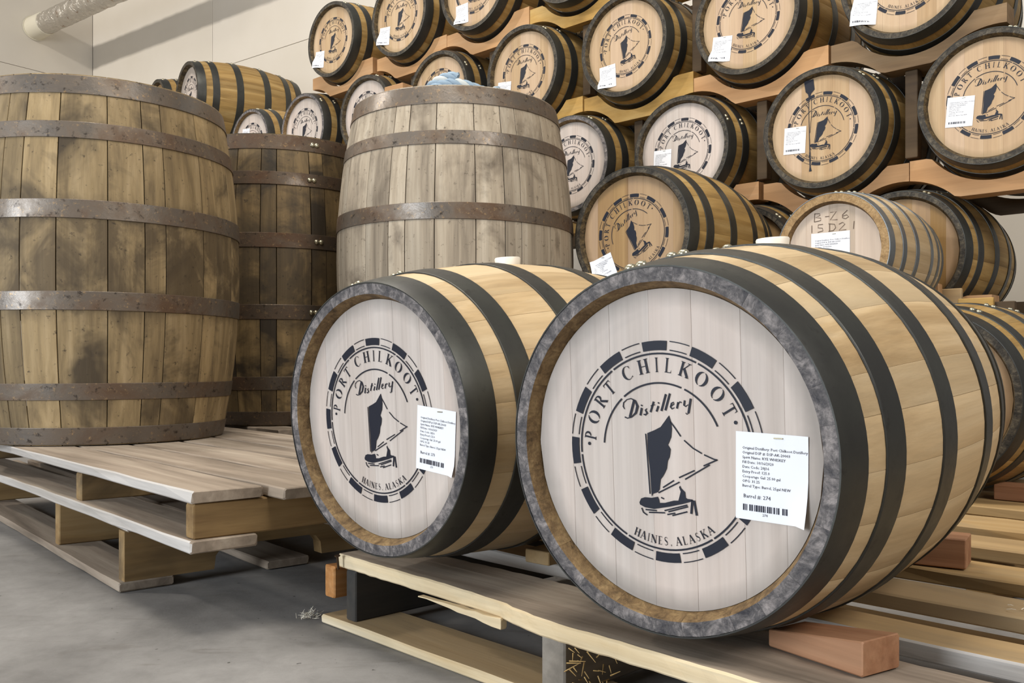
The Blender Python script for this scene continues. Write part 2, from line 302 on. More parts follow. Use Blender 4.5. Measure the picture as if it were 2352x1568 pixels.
def stencil_polys():
    P = []
    for k in range(12):
        a = 92.5+30*k
        P += arc(.905, .99, a-7.6, a+7.6, 4)
        P += arc(.983, .992, a+9.2, a+20.8, 4); P += arc(.905, .915, a+9.6, a+20.4, 4)
    for k in range(6): P += arc(.868, .884, 60*k+5, 60*k+63.6, 16)
    P += arc(.606, .622, 24, 66, 12)+arc(.606, .622, 69, 128, 16)+arc(.606, .622, 131, 175.5, 12)
    for ch, a, w in zip('PORTCHILKOOT', (171.5, 158.4, 145.5, 133.8, 116.0, 102.2, 91.8, 82.8, 70.6, 57.2, 42.9, 30.0), (.088, .118, .1, .092, .108, .115, .07, .085, .108, .118, .118, .095)):
        P += set_letter(ch, a, .775, .13, w)
    for a in (177.7, 21.7): P.append([(.785*math.cos(math.radians(a))+.017*math.cos(q*PI/4), .785*math.sin(math.radians(a))+.017*math.sin(q*PI/4)) for q in range(8)])
    for ch, a, w in zip('HAINES,ALASKA', (-110, -105.2, -101.3, -97.3, -92.5, -88.3, -84.6, -79, -74.3, -69.4, -64.6, -59.6, -54.2), (.062, .062, .036, .062, .05, .045, .03, .062, .05, .062, .045, .062, .062)):
        P += set_letter(ch, a, .80, .075, w, -1)
    q = lambda L: [(x+.045, z+.02) for x, z in L]
    P.append(q([(.045, .309), (.065, .246), (.069, .187), (.061, .117), (.035, .062), (.025, .046), (.038, .03), (.052, .008), (.046, -.03), (.039, -.062), (.02, -.095), (.014, -.123), (.008, -.165), (-.012, -.205), (-.035, -.24), (-.059, -.268), (-.066, -.31), (-.073, -.36), (-.092, -.386), (-.144, -.406), (-.157, -.433), (-.167, -.196), (-.184, -.016), (-.185, .14), (-.11, .17), (-.044, .202), (.003, .258)]))
    P.append(q([(-.289, -.496), (-.27, -.459), (-.228, -.444), (-.157, -.443), (-.093, -.427), (-.082, -.451), (-.077, -.481), (-.137, -.542), (-.231, -.536), (-.284, -.516)]))
    P.append(q([(-.077, -.481), (-.02, -.475), (.072, -.446), (.117, -.442), (.19, -.41), (.206, -.418), (.256, -.419), (.261, -.433), (.161, -.467), (.025, -.505), (-.137, -.542)]))
    P.append(q([(.117, -.442), (.142, -.36), (.126, -.322), (.138, -.307), (.148, -.33), (.186, -.361), (.19, -.41)]))
    for L in ([(-.203, .134), (-.195, .004), (-.188, -.137), (-.174, -.409)], [(.054, .255), (.103, .198), (.157, .127)], [(.189, .095), (.274, .031), (.36, -.01)], [(.381, -.02), (.475, -.053), (.507, -.058)],
              [(.373, -.117), (.507, -.055)], [(.432, -.104), (.189, -.248)], [(.285, -.163), (.129, -.238)], [(.133, -.277), (-.086, -.391)], [(.077, -.267), (-.038, -.34)], [(-.267, -.545), (-.25, -.584), (-.21, -.605)],
              [(-.226, -.556), (-.109, -.554)], [(-.191, -.578), (-.023, -.565)], [(-.028, -.546), (.205, -.473)], [(.012, -.552), (.21, -.487)], [(0, -.578), (.08, -.557)], [(.051, -.582), (.203, -.532)], [(-.06, -.43), (-.03, -.441)]):
        P += ribbon(q(L), .0125)
    P += ribbon(q([(.256, -.424), (.241, -.547)]), .022)+ribbon(q([(.272, -.427), (.295, -.556)]), .022)
    # script word, traced as pen strokes (frame: x right, z up, same unit)
    m = lambda L: [(-.361+(x-290)*.0012+.045, .351-(y-150)*.00118+.00045*(x-290)*.12+.02) for x, y in L]
    for L, w in (([(328, 82), (312, 130), (285, 212)], .03), ([(240, 150), (228, 128), (232, 100), (262, 76), (300, 68), (338, 86), (356, 130), (340, 180), (300, 212), (262, 220), (240, 210)], [.008, .016, .014, .01, .012, .02, .034, .028, .014, .012, .016]),
                 ([(394, 142), (380, 200)], .026), ([(396, 118), (392, 128)], .022), ([(440, 148), (426, 158), (440, 184), (424, 196), (408, 190)], [.01, .02, .026, .02, .012]), ([(500, 96), (470, 176)], .024), ([(472, 128), (512, 120)], .008),
                 ([(540, 130), (522, 172)], .024), ([(544, 102), (540, 112)], .02), ([(606, 42), (564, 168)], .026), ([(640, 38), (598, 164)], .026), ([(650, 132), (672, 118), (668, 104), (652, 112), (644, 140), (654, 154), (676, 144)], [.01, .012, .014, .018, .022, .014, .008]),
                 ([(708, 104), (696, 152)], .024), ([(704, 122), (722, 102), (736, 108)], [.008, .014, .016]), ([(762, 92), (756, 128), (768, 138), (790, 124)], [.022, .022, .012, .008]), ([(812, 80), (790, 188)], .026), ([(790, 188), (776, 196), (768, 184)], .01)):
        P += ribbon(m(L), [q_*.8 for q_ in w] if isinstance(w, list) else w*.8)
    return P
def poly_mesh(name, polys, unit, mat, y=0., fn=None):
    V = []; Fc = []
    for p in polys:
        a = sum(p[i][0]*p[(i+1) % len(p)][1]-p[(i+1) % len(p)][0]*p[i][1] for i in range(len(p)))
        if a < 0: p = p[::-1]
        o = len(V); V += [((x*unit), (fn(x*unit, z*unit) if fn else y), z*unit) for x, z in p]; Fc.append(tuple(range(o, o+len(p))))
    return mesh(name, V, Fc, [mat])
ME_STENCIL = poly_mesh('head_stencil', stencil_polys(), .15, 'ink')

# ------------------------------------------------------------------ barrel label
def text_polys(s, size, x, z):
    cu = bpy.data.curves.new('t', 'FONT'); cu.body = s; cu.size = size; cu.resolution_u = 1
    ob = bpy.data.objects.new('t', cu); C.objects.link(ob); me = bpy.data.meshes.new_from_object(ob)
    vs_ = [(v.co.x+x, v.co.y+z) for v in me.vertices]; out = [[vs_[i] for i in p.vertices] for p in me.polygons]
    bpy.data.objects.remove(ob); bpy.data.curves.remove(cu); bpy.data.meshes.remove(me); return out
LINES = ['Original Distillery: Port Chilkoot Distillery', 'Original DSP #: DSP-AK-20003', 'Spirit Name: RYE WHISKEY', 'Fill Date: 10/16/2020', 'Date Code: 20J16', 'Entry Proof: 125.0', 'Cooperage Gal: 25.00 gal', 'OPG: 31.25', 'Barrel Type: Barrel, 25gal NEW']
BARS = '1101010001101100101110110110110100110110100110010110000110101100'
def label_print(num):
    P = []                                                           # unit card .094 x .110, origin top left
    for i, l in enumerate(LINES): P += text_polys(l, .0049, .009, -.0215-.00595*i)
    if num:
        P += text_polys('Barrel #: %s' % num, .0068, .0105, -.0825); P += text_polys(num, .0045, .036, -.1035)
    x = .010
    for i, b in enumerate(BARS):
        if b == '1': P += rect(x+i*.00094, -.0985, x+i*.00094+.00096, -.0905)
    return P
def surf(r): return .0203 if r < .198 else (.0203-(r-.198)/.0255*.0235 if r < .2235 else -.0032)
def add_label(head, tl, rot, num, w=.094, h=.110, prints=True, wob=.0):
    ca, sa = math.cos(math.radians(rot)), math.sin(math.radians(rot))
    tf = lambda x, z: (tl[0]+ca*x-sa*z, tl[1]+sa*x+ca*z)
    V = []; Fc = []; n = 7
    for j in range(n):
        for i in range(n):
            x, z = tf(w*i/(n-1), -h*j/(n-1)); V.append((x, surf(math.hypot(x, z)), z))
    for j in range(n-1):
        for i in range(n-1): a = j*n+i; Fc.append((a, a+n, a+n+1, a+1))
    p = put('paper_label', mesh('paper_label', V, Fc, ['paper'], smooth=60), head['root'], head['m']); p['label'] = 'white printed paper label stapled to the head'
    Vp = []; Fp = []
    for poly in label_print(num) if prints else []:
        o = len(Vp)
        for x, z in poly:
            X, Z = tf(x*w/.094, z*h/.110); Vp.append((X, surf(math.hypot(X, Z))-.0006, Z))
        Fp.append(tuple(range(o, o+len(poly))))
    if Vp: put('label_print', mesh('label_print', Vp, Fp, ['print']), p)
    x, z = tf(w*.6, -h*.045); sv, sf = box_geo(x-.006, x+.006, surf(math.hypot(x, z))-.0016, surf(math.hypot(x, z))-.0004, z-.0008, z+.0008, .0003)
    put('staple', mesh('staple', sv, sf, ['rivet']), p)
    return p

# ------------------------------------------------------------------ barrels
class Cask:
    """meshes shared by all barrels of one build; local frame: x right, y along the axis (0 = front rim), z up"""
    def __init__(s, L, Rb, Re, hoops, widths, seq, rimw=.0185, depth=.022, nseg=12, headcuts=None, thick=.0028, k=1., gap=.0001, bev=.00035):
        s.L, s.Rb, s.Re, s.hoops, s.depth = L, Rb, Re, hoops, depth; s.k = k
        s.R = lambda y: Rb-(Rb-Re)*((y-L/2)/(L/2))**2
        tot = sum(widths[i] for i in seq); s.seq = [(i, widths[i]/tot*2*PI) for i in seq]; s.cache = {}
        s.rimw, s.nseg = rimw, nseg
        s.Rh = Re-rimw-.0115*k
        s.cuts = headcuts or [-1.02, -.72, -.40, -.1, .2, .52, .78, 1.02]
        s.thick = thick; s.gap = gap; s.bev = bev
    def stave(s, i, w, mats):
        key = ('stave', i, mats)
        if key in s.cache: return s.cache[key]
        L, R = s.L, s.R; g = s.gap/s.Re; fr = [-1, -.98, -.33, .33, .98, 1]; dr = [s.bev, 0, 0, 0, 0, s.bev]
        ys = [L*j/s.nseg for j in range(s.nseg+1)]; V = []; Fc = []; mi = []; n = len(fr)
        for y in ys:
            for f, d in zip(fr, dr):
                a = f*(w/2-g); r = R(y)-d; V.append((r*math.sin(a), y, r*math.cos(a)))
        for j in range(s.nseg):
            for q in range(n-1): a = j*n+q; Fc.append((a, a+1, a+n+1, a+n)); mi.append(0)
        for end in (0, 1):
            base = end*s.nseg*n; yy = 0 if end == 0 else L; dy = 1 if end == 0 else -1
            rows = [[base+q for q in range(n)]]
            for (rad, dep) in ((s.Re-s.rimw, 0.), (s.Rh+.002, s.depth+.004), (s.Rh+.004, s.depth+.05*s.k)):
                rows.append(list(range(len(V), len(V)+n)))
                for f in fr:
                    a = f*(w/2-g); V.append((rad*math.sin(a), yy+dy*dep, rad*math.cos(a)))
            for q in range(3):
                for x in range(n-1):
                    f4 = (rows[q][x], rows[q+1][x], rows[q+1][x+1], rows[q][x+1]); Fc.append(f4 if end == 0 else f4[::-1]); mi.append((1, 2, 2)[q])
        me = mesh('stave', V, Fc, mats, mi, 32); s.cache[key] = me; return me
    def hoop(s, i, mat):
        key = ('hoop', i, mat)
        if key in s.cache: return s.cache[key]
        y0, y1 = s.hoops[i]; n = 96; tk = s.thick; V = []; Fc = []
        prof = [(y0, .0002), (y0, tk*.8), (y0+.0012, tk), ((y0+y1)/2, tk), (y1-.0012, tk), (y1, tk*.8), (y1, .0002)]
        rr = random.Random(i)
        for a in range(n):
            t_ = 2*PI*a/n; wob = .0006*math.sin(3*t_+i)
            for y, d in prof: r = s.R(min(max(y, 0), s.L))+d; V.append((r*math.sin(t_), y+wob*(1 if 0 < i < len(s.hoops)-1 else 0), r*math.cos(t_)))
        m = len(prof)
        for a in range(n):
            b = (a+1) % n
            for q in range(m-1): Fc.append((a*m+q, b*m+q, b*m+q+1, a*m+q+1))
        me = mesh('hoop', V, Fc, [mat], None, 18); s.cache[key] = me; return me
    def rivet(s, mat='rivet'):
        if 'rivet' in s.cache: return s.cache['rivet']
        V = []; Fc = []; r = .0085*s.k; rows = [(r, 0), (r*.95, r*.25), (r*.7, r*.5), (r*.35, r*.66)]; n = 12
        for rad, h in rows:
            for a in range(n): V.append((rad*math.cos(2*PI*a/n), rad*math.sin(2*PI*a/n), h))
        for q in range(3):
            for a in range(n): b = (a+1) % n; Fc.append((q*n+a, q*n+b, (q+1)*n+b, (q+1)*n+a))
        Fc.append(tuple(3*n+a for a in range(n)))
        s.cache['rivet'] = mesh('rivet', V, Fc, [mat], None, 50); return s.cache['rivet']
    def board(s, j, mat):
        key = ('board', j, mat)
        if key in s.cache: return s.cache[key]
        R = s.Rh+.0025; x0, x1 = s.cuts[j]*R+.00008, s.cuts[j+1]*R-.00008; x0 = max(x0, -R*.9999); x1 = min(x1, R*.9999)
        pts = []; n = 10
        for i in range(n+1): x = x0+(x1-x0)*i/n; pts.append((x, math.sqrt(max(R*R-x*x, 0))))
        for i in range(n, -1, -1): x = x0+(x1-x0)*i/n; pts.append((x, -math.sqrt(max(R*R-x*x, 0))))
        m = len(pts); off = .0001*((j*7) % 3-1); y = s.depth+off; V = []; Fc = []
        cx = (x0+x1)/2
        for yy, q in ((y, .0003), (y+.0003, 0), (y+.016, 0)):
            for x, z in pts: V.append((x+(q if x < cx else -q) if abs(x-cx) > (x1-x0)*.45 else x, yy, z))
        for q in range(2):
            for i in range(m): k = (i+1) % m; Fc.append((q*m+i, q*m+k, (q+1)*m+k, (q+1)*m+i))
        Fc.append(tuple(range(m))); Fc.append(tuple(range(3*m-1, 2*m-1, -1)))
        bm = bmesh.new(); me = mesh('head_board', V, Fc, [mat]); bm.from_mesh(me); bmesh.ops.recalc_face_normals(bm, faces=bm.faces); bm.to_mesh(me); bm.free()
        s.cache[key] = me; return me
    def rear(s, mat):
        key = ('rear', mat)
        if key in s.cache: return s.cache[key]
        n = 40; R = s.Rh+.002; V = []; Fc = []
        for y in (s.L-s.depth, s.L-s.depth-.016):
            V += [(R*math.sin(2*PI*a/n), y, R*math.cos(2*PI*a/n)) for a in range(n)]
        Fc = [tuple(range(n)), tuple(range(2*n-1, n-1, -1))]+[(a, n+a, n+(a+1) % n, (a+1) % n) for a in range(n)]
        s.cache[key] = mesh('rear_head', V, Fc, [mat]); return s.cache[key]
    def build(s, root, off, roll, wood_m, rim_m, chime_m, hoop_m, head_m, rivets=True, bung=True, headroll=0., wear=None):
        """off: matrix taking the cask frame into the root frame"""
        rot = lambda a: off @ Matrix.Rotation(a, 4, 'Y')
        a = roll
        for i, w in s.seq:
            put('stave', s.stave(i, w, (wood_m, rim_m, chime_m)), root, rot(a+w/2)); a += w
        for i in range(len(s.hoops)):
            hm = hoop_m
            h = put('hoop', s.hoop(i, hm), root, rot(0))
            if rivets:
                y0, y1 = s.hoops[i]; y = (y0+y1)/2; da = .036*.285/s.Rb
                for q in (-1, 1):
                    sl = math.atan2(s.R(min(y+.01, s.L))-s.R(max(y-.01, 0)), .02)
                    put('rivet', s.rivet(), h, Matrix.Rotation(rivets+.05*(i % 2)+q*da, 4, 'Y') @ TR(0, y, s.R(y)+s.thick-.0005) @ Matrix.Rotation(sl, 4, 'X'))
        hr = rot(headroll)
        for j in range(len(s.cuts)-1): put('head_board', s.board(j, head_m), root, hr)
        put('rear_head', s.rear(head_m), root, off)
        if bung:
            if 'bung' not in s.cache:
                V = []; n = 20
                for rad, z in ((.024, -.012), (.027, .012), (.0255, .0145), (.02, .0145), (.019, .011)):
                    V += [(rad*math.cos(2*PI*a/n), rad*math.sin(2*PI*a/n), z) for a in range(n)]
                Fc = [(q*n+a, q*n+(a+1) % n, (q+1)*n+(a+1) % n, (q+1)*n+a) for q in range(4) for a in range(n)]+[tuple(4*n+a for a in range(n))]
                s.cache['bung'] = mesh('bung', V, Fc, ['bung'], None, 40)
            b = put('bung', s.cache['bung'], root, off @ Matrix.Rotation(bung if bung is not True else 0., 4, 'Y') @ TR(0, s.L/2, s.Rb)); b['label'] = 'white silicone bung'
        return dict(root=root, m=off)
HO = [(-.001, .054), (.097, .143), (.258, .307), (.458, .507), (.622, .668), (.711, .766)]
SEQ = [0, 1, 0, 2, 1, 0, 0, 2, 0, 1, 2, 0, 1, 0, 0, 2, 1, 0, 2, 0, 1, 0, 0, 2]
CASK = Cask(.765, .2855, .2418, HO, (1.0, .78, 1.25), SEQ)
CASK_FAR = Cask(.765, .2855, .2418, HO, (1.0, .78, 1.25), SEQ, nseg=8)
def lying(name, label, cask, head, az, tilt=0., roll=0., spin=0., group=None, kinds=None, num=None, lab=None, prints=True, stencil=True, soff=(0, 0), lw=(.094, .110), rivets=.0, bung=True, headroll=0.):
    """head = centre of the front rim; the Empty sits under the bilge"""
    wood_m, rim_m, chime_m, hoop_m, head_m = kinds
    h = Vector((math.cos(az), math.sin(az), 0)); n = Vector((-h.y, h.x, 0)); ax = n*math.cos(tilt)+Vector((0, 0, math.sin(tilt))); up = h.cross(ax)
    base = Vector(head)+ax*(cask.L/2)-up*(cask.Rb+cask.thick)
    root = thing(name, label, 'barrel', frame_mat(base, h, ax, up), group)
    off = TR(0, -cask.L/2, cask.Rb+cask.thick)
    H = cask.build(root, off, roll, wood_m, rim_m, chime_m, hoop_m, head_m, rivets=rivets, bung=bung, headroll=headroll)
    if stencil:
        st = put('head_stencil', ME_STENCIL, root, off @ TR(soff[0], cask.depth-.0012, soff[1]) @ Matrix.Rotation(-math.radians(spin), 4, 'Y') @ Matrix.Diagonal((cask.k, 1, cask.k, 1)))
        st['label'] = 'navy stencil of a sailing boat inside a ring of lettering'
    if lab: add_label(H, lab[0], lab[1], num, *lw, prints=prints)
    return root, H
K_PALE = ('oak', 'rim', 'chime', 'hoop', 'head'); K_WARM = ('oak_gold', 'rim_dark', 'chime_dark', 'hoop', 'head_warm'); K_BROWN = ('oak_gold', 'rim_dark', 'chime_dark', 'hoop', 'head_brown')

# ------------------------------------------------------------------ setting: floor and walls
def struct(name, me, mat=None):
    o = put(name, me, None, mat); o['kind'] = 'structure'; return o
fl = struct('floor', mesh('floor', [(-9, -5, ZF), (8, -5, ZF), (8, 16, ZF), (-9, 16, ZF), (-9, -5, ZF-.1), (8, -5, ZF-.1), (8, 16, ZF-.1), (-9, 16, ZF-.1)], [(0, 1, 2, 3), (7, 6, 5, 4), (0, 4, 5, 1), (1, 5, 6, 2), (2, 6, 7, 3), (3, 7, 4, 0)], ['concrete']), Matrix.Translation((0, 0, -ZF*S)))
wd_ = Vector((.796, -.605, 0)); wn_ = Vector((.605, .796, 0)); corner = Vector((-5.48, 11.95, 0))
def wall(name, ex, ey, length, seams, zs, z1):
    o = struct(name, mesh(name, *box_geo(-.1 if ex == wd_ else 0., length, .03, .12, 0, z1-ZF, .001), ['groove']), frame_mat((corner.x, corner.y, ZF), ex, ey, Vector((0, 0, 1))))
    xs = [0.]+seams+[length]
    for i in range(len(xs)-1):
        for z0, zz in ((0, zs-ZF), (zs-ZF, z1-ZF)):
            put('panel', mesh('panel', *box_geo(xs[i]+.0025, xs[i+1]-.0025, 0, .03, z0+.0025, zz-.0025, .002), ['wall']), o)
    return o
wall('wall_back', wd_, wn_, 11.7, [2.62, 5.24, 7.86, 10.48], 3.35, 6.5)
wl = wall('wall_left', -wn_, -wd_, 10.4, [2.62, 5.24, 7.86], 3.67, 6.5)
# duct that leaves the left wall
db = corner-wn_*.743; db = Vector((db.x, db.y, 4.19))
duct = thing('insulated_duct', 'foil-wrapped round duct running out of the cream wall high in the corner', 'duct', frame_mat(db, wd_, wn_, Vector((0, 0, 1))))
V = []; Fc = []; n = 28; xs = [.28+.06*i for i in range(62)]
rr = random.Random(3)
for x in xs:
    for a in range(n): r = .128+rr.uniform(-.006, .006); V.append((x, r*math.cos(2*PI*a/n), r*math.sin(2*PI*a/n)))
for q in range(len(xs)-1):
    for a in range(n): Fc.append((q*n+a, (q+1)*n+a, (q+1)*n+(a+1) % n, q*n+(a+1) % n))
put('foil_wrap', mesh('foil_wrap', V, Fc, ['foil'], None, 60), duct)
V = []; Fc = []
for x, r in ((.004, .15), (.02, .152), (.02, .139), (.3, .137), (.31, .12)):
    V += [(x, r*math.cos(2*PI*a/n), r*math.sin(2*PI*a/n)) for a in range(n)]
for q in range(4):
    for a in range(n): Fc.append((q*n+a, (q+1)*n+a, (q+1)*n+(a+1) % n, q*n+(a+1) % n))
put('wall_collar', mesh('wall_collar', V, Fc, ['collar'], None, 40), duct)

# ------------------------------------------------------------------ pallets
def pallet_root(label, az, z, group=None):
    e = Vector((math.cos(az), math.sin(az), 0)); n = Vector((-e.y, e.x, 0))
    return thing('pallet', label, 'pallet', frame_mat((0, 0, z), e, n, Vector((0, 0, 1))), group)
def board(root, name, e0, e1, n0, n1, z0, z1, mats, nx=9, jit=.0022, n0b=None, n1b=None, label=None, prof=None, seed=0, edge=False):
    r = random.Random(seed*31+int(abs(n0)*1000)); V, Fc = box_geo(e0, e1, 0, 1, z0, z1, .003, nx, 0, r)
    n0b = n0 if n0b is None else n0b; n1b = n1 if n1b is None else n1b
    out = []; J = {}
    for x, y, z in V:
        u = (x-e0)/(e1-e0); a = n0+(n0b-n0)*u; b = n1+(n1b-n1)*u
        if prof:
            for i in range(len(prof)-1):
                if prof[i][0] <= x <= prof[i+1][0]: t_ = (x-prof[i][0])/(prof[i+1][0]-prof[i][0]); a = prof[i][1]*(1-t_)+prof[i+1][1]*t_
        k = (round(x, 4), y > .5, z > (z0+z1)/2)
        if k not in J: J[k] = (r.uniform(-jit, jit), r.uniform(-jit, jit)*.5)
        yy = a+y*1.0*(0 if y < .5 else 0)
        yy = (a+(y-0)) if y < .5 else (b-(1-y))
        out.append((x, yy+J[k][0], z+J[k][1]))
    mi = None
    if edge:
        mi = []
        for f in Fc:
            c_ = [out[i] for i in f]; nrm = (Vector(c_[1])-Vector(c_[0])).cross(Vector(c_[2])-Vector(c_[0])).normalized(); mi.append(1 if nrm.y < -.6 else 0)
    o = put(name, mesh(name, out, Fc, mats, mi), root)
    if label: o['label'] = label
    return o
def stringer(root, e0, w, n0, n1, z0, z1, mat, name='stringer', label=None):
    V, Fc = box_geo(n0, n1, -(e0+w), -e0, z0, z1, .003, 6, .0015); V = [(-y, x, z) for x, y, z in V]
    bm = bmesh.new(); me = mesh(name, V, Fc, [mat]); bm.from_mesh(me); bmesh.ops.recalc_face_normals(bm, faces=bm.faces); bm.to_mesh(me); bm.free()
    o = put(name, me, root)
    if label: o['label'] = label
    return o
# heights inside a pallet are measured from its root
ZP = -.383; zb = ZF+.001
def zr(z): return z-zb
fp = pallet_root('newer wooden pallet under the two large front barrels, with a broken front board', -.81, zb)
board(fp, 'deck_board', -1.60, .55, 1.03, 1.172, zr(ZP-.027), zr(ZP), ['slat_old', 'slat_pale'], 110, .0012, .955, 1.20, 'front board with pale splintered edge',
      [(-1.62, 1.05), (-1.595, 1.03), (-1.3, 1.022), (-1.085, 1.012), (-1.075, 1.006), (-1.06, 1.002), (-1.0, .99), (-.95, .985), (-.7, .98), (.6, .953)], 1, True)
for i, (a, b, e0, m) in enumerate(((1.285, 1.378, -1.62, 'slat_new'), (1.522, 1.642, -1.60, 'slat_new'), (1.76, 1.897, -1.63, 'slat_new'))):
    board(fp, 'deck_board', e0, .62, a, b, zr(ZP-.027), zr(ZP), [m, 'edge_white'], 14, .002, seed=i+3, edge=(i == 0))
for e0, w, m in ((-1.575, .034, 'stringer_dark'), (-1.02, .05, 'stringer_grey'), (-.39, .05, 'stringer'), (.25, .05, 'stringer')):
    stringer(fp, e0, w, 1.035, 1.88, zr(-.513), zr(ZP-.028), m)
stringer(fp, -1.648, .036, 1.03, 1.40, zr(-.478), zr(ZP-.03), 'orange_wood', 'stringer', 'short orange-brown offcut nailed beside the outer stringer')
for a, b, e0 in ((1.02, 1.15, -1.645), (1.42, 1.54, -1.6), (1.76, 1.88, -1.6)): board(fp, 'bottom_board', e0, .6, a, b, zr(ZF+.0015), zr(-.5135), ['slat_new', 'slat_pale'], 14, .0015, seed=9, edge=True)
sv, sf = box_geo(-1.30, -1.082, 1.006, 1.018, zr(ZP-.043), zr(ZP-.026), .001, 10, .0015)
sv = [(x, y, zr(ZP-.028)-(zr(ZP-.028)-z)*max(.12, min(1, (x+1.30)/.2))) for x, y, z in sv]
put('split_strip', mesh('split_strip', sv, sf, ['slat_pale']), fp)['label'] = 'pale strip split from the lower edge of the front board'
V, Fc = tube_geo([(-1.577, 1.018, zr(-.41)), (-1.575, 1.014, zr(-.383))], [.0025, .0025], 8); v2, f2 = tube_geo([(-1.575, 1.014, zr(-.383)), (-1.5749, 1.0138, zr(-.381))], [.006, .006], 10)
put('nail', mesh('nail', *merge([(V, Fc), (v2, f2)]), ['nail']), fp)
# wood splinters round the middle stringer
pp = []
for i in range(46):
    p = Vector((-.969+rng.uniform(-.004, .02), 1.033+rng.uniform(0, .1), zr(-.43-rng.uniform(0, .08)))); d = Vector((rng.uniform(.2, 1), rng.uniform(-.8, .4), rng.uniform(-.8, .5))).normalized()
    pp.append(tube_geo([p, p+d*rng.uniform(.008, .028)], [.0012, .0004], 4))
so = put('splinters', mesh('splinters', *merge(pp), ['splinter']), fp); so['kind'] = 'stuff'
bp = pallet_root('second pallet behind the front pallet, carrying the shaded barrel at the right', -.81, zb)
for i, (a, b) in enumerate(((2.055, 2.193), (2.30, 2.475), (2.65, 2.90), (2.98, 3.12), (3.23, 3.38))):
    board(bp, 'deck_board', -1.40, .1, a, b, zr(ZP-.027), zr(ZP), ['slat_new'], 10, .002, seed=i+20)
for e0 in (-1.39, -.75, .03): stringer(bp, e0, .05, 2.06, 3.37, zr(-.513), zr(ZP-.028), 'stringer')
for a in (2.06, 2.6, 3.24): board(bp, 'bottom_board', -1.40, .1, a, a+.12, zr(ZF+.0015), zr(-.5135), ['slat_new'], 8, .0015, seed=5)
# left stack of two grey pallets
zt = -.247; zu = -.367
AZL = -.84; CL = (-.621, 1.776)
eL = Vector((math.cos(AZL), math.sin(AZL), 0)); nL = Vector((-eL.y, eL.x, 0)); ec, nc = eL.dot(Vector((CL[0], CL[1], 0))), nL.dot(Vector((CL[0], CL[1], 0)))
up_ = pallet_root('weathered grey pallet on top of its stack, under the big brown barrel', AZL, zu+.002, 'grey pallets stacked on the left')
tz = zt-zu
nn = nc
for i, (w, gap, de) in enumerate(((.148, .012, 0.), (.135, .012, .066), (.15, .016, .07), (.13, .018, .04), (.14, .02, .06), (.085, .02, .05))):
    board(up_, 'deck_board', ec-2.1, ec+de, nn, nn+w, tz-.024, tz, ['slat_old', 'edge_white'], 14, .0025, seed=i+40, edge=(i == 0)); nn += w+gap
for e0 in (ec-2.05, ec-.74, ec-.045): stringer(up_, e0, .04, nc+.005, nc+.86, .0245, tz-.0245, 'stringer')
for a, w in ((nc-.005, .14), (nc+.36, .12), (nc+.74, .12)): board(up_, 'bottom_board', ec-2.1, ec+.004, a, a+w, 0, .024, ['slat_old', 'edge_white'], 14, .0025, seed=55, edge=(a < nc))
lo = pallet_root('weathered grey pallet lying on the concrete at the bottom of its stack', -.87, zb, 'grey pallets stacked on the left')
e2 = Vector((math.cos(-.87), math.sin(-.87), 0)); n2 = Vector((-e2.y, e2.x, 0)); P0 = Vector((-.915, 2.152, 0)); ec2, nc2 = e2.dot(P0), n2.dot(P0); tl_ = zu-zb-.0015
nn = nc2+.005
for i, w in enumerate((.14, .13, .15, .13, .12)):
    board(lo, 'deck_board', ec2-1.75, ec2+.012, nn, nn+w, tl_-.022, tl_, ['slat_old', 'edge_white'], 12, .002, seed=i+70, edge=(i == 0)); nn += w+.03
for e0 in (ec2-1.7, ec2-.62): stringer(lo, e0, .043, nc2+.003, nc2+.80, .0225, tl_-.0225, 'stringer')
def notched(root, e0, w, n0, n1, z0, z1, cuts, mat):
    pts = [(n0, z0)]
    for a, b, h in cuts:
        pts += [(a, z0), (a+.004, z0+h*.6), (a+.018, z0+h*.93), (a+.04, z0+h), (b-.04, z0+h), (b-.018, z0+h*.93), (b-.004, z0+h*.6), (b, z0)]
    pts += [(n1, z0), (n1, z1), (n0, z1)]; m = len(pts)
    V = [(x, y, z) for x in (e0, e0+w) for y, z in pts]
    Fc = [tuple(range(m-1, -1, -1)), tuple(range(m, 2*m))]+[(i, (i+1) % m, m+(i+1) % m, m+i) for i in range(m)]
    bm = bmesh.new(); me = mesh('stringer', V, Fc, [mat]); bm.from_mesh(me); bmesh.ops.recalc_face_normals(bm, faces=bm.faces); bm.to_mesh(me); bm.free()
    put('stringer', me, root)
notched(lo, ec2-.043, .043, nc2+.003, nc2+.80, .0225, tl_-.0225, ((nc2+.22, nc2+.52, .055),), 'stringer')
for a, w in ((nc2-.012, .13), (nc2+.36, .12), (nc2+.69, .12)): board(lo, 'bottom_board', ec2-1.75, ec2+.004, a, a+w, .0005, .022, ['slat_old', 'edge_white'], 12, .002, seed=77, edge=False)
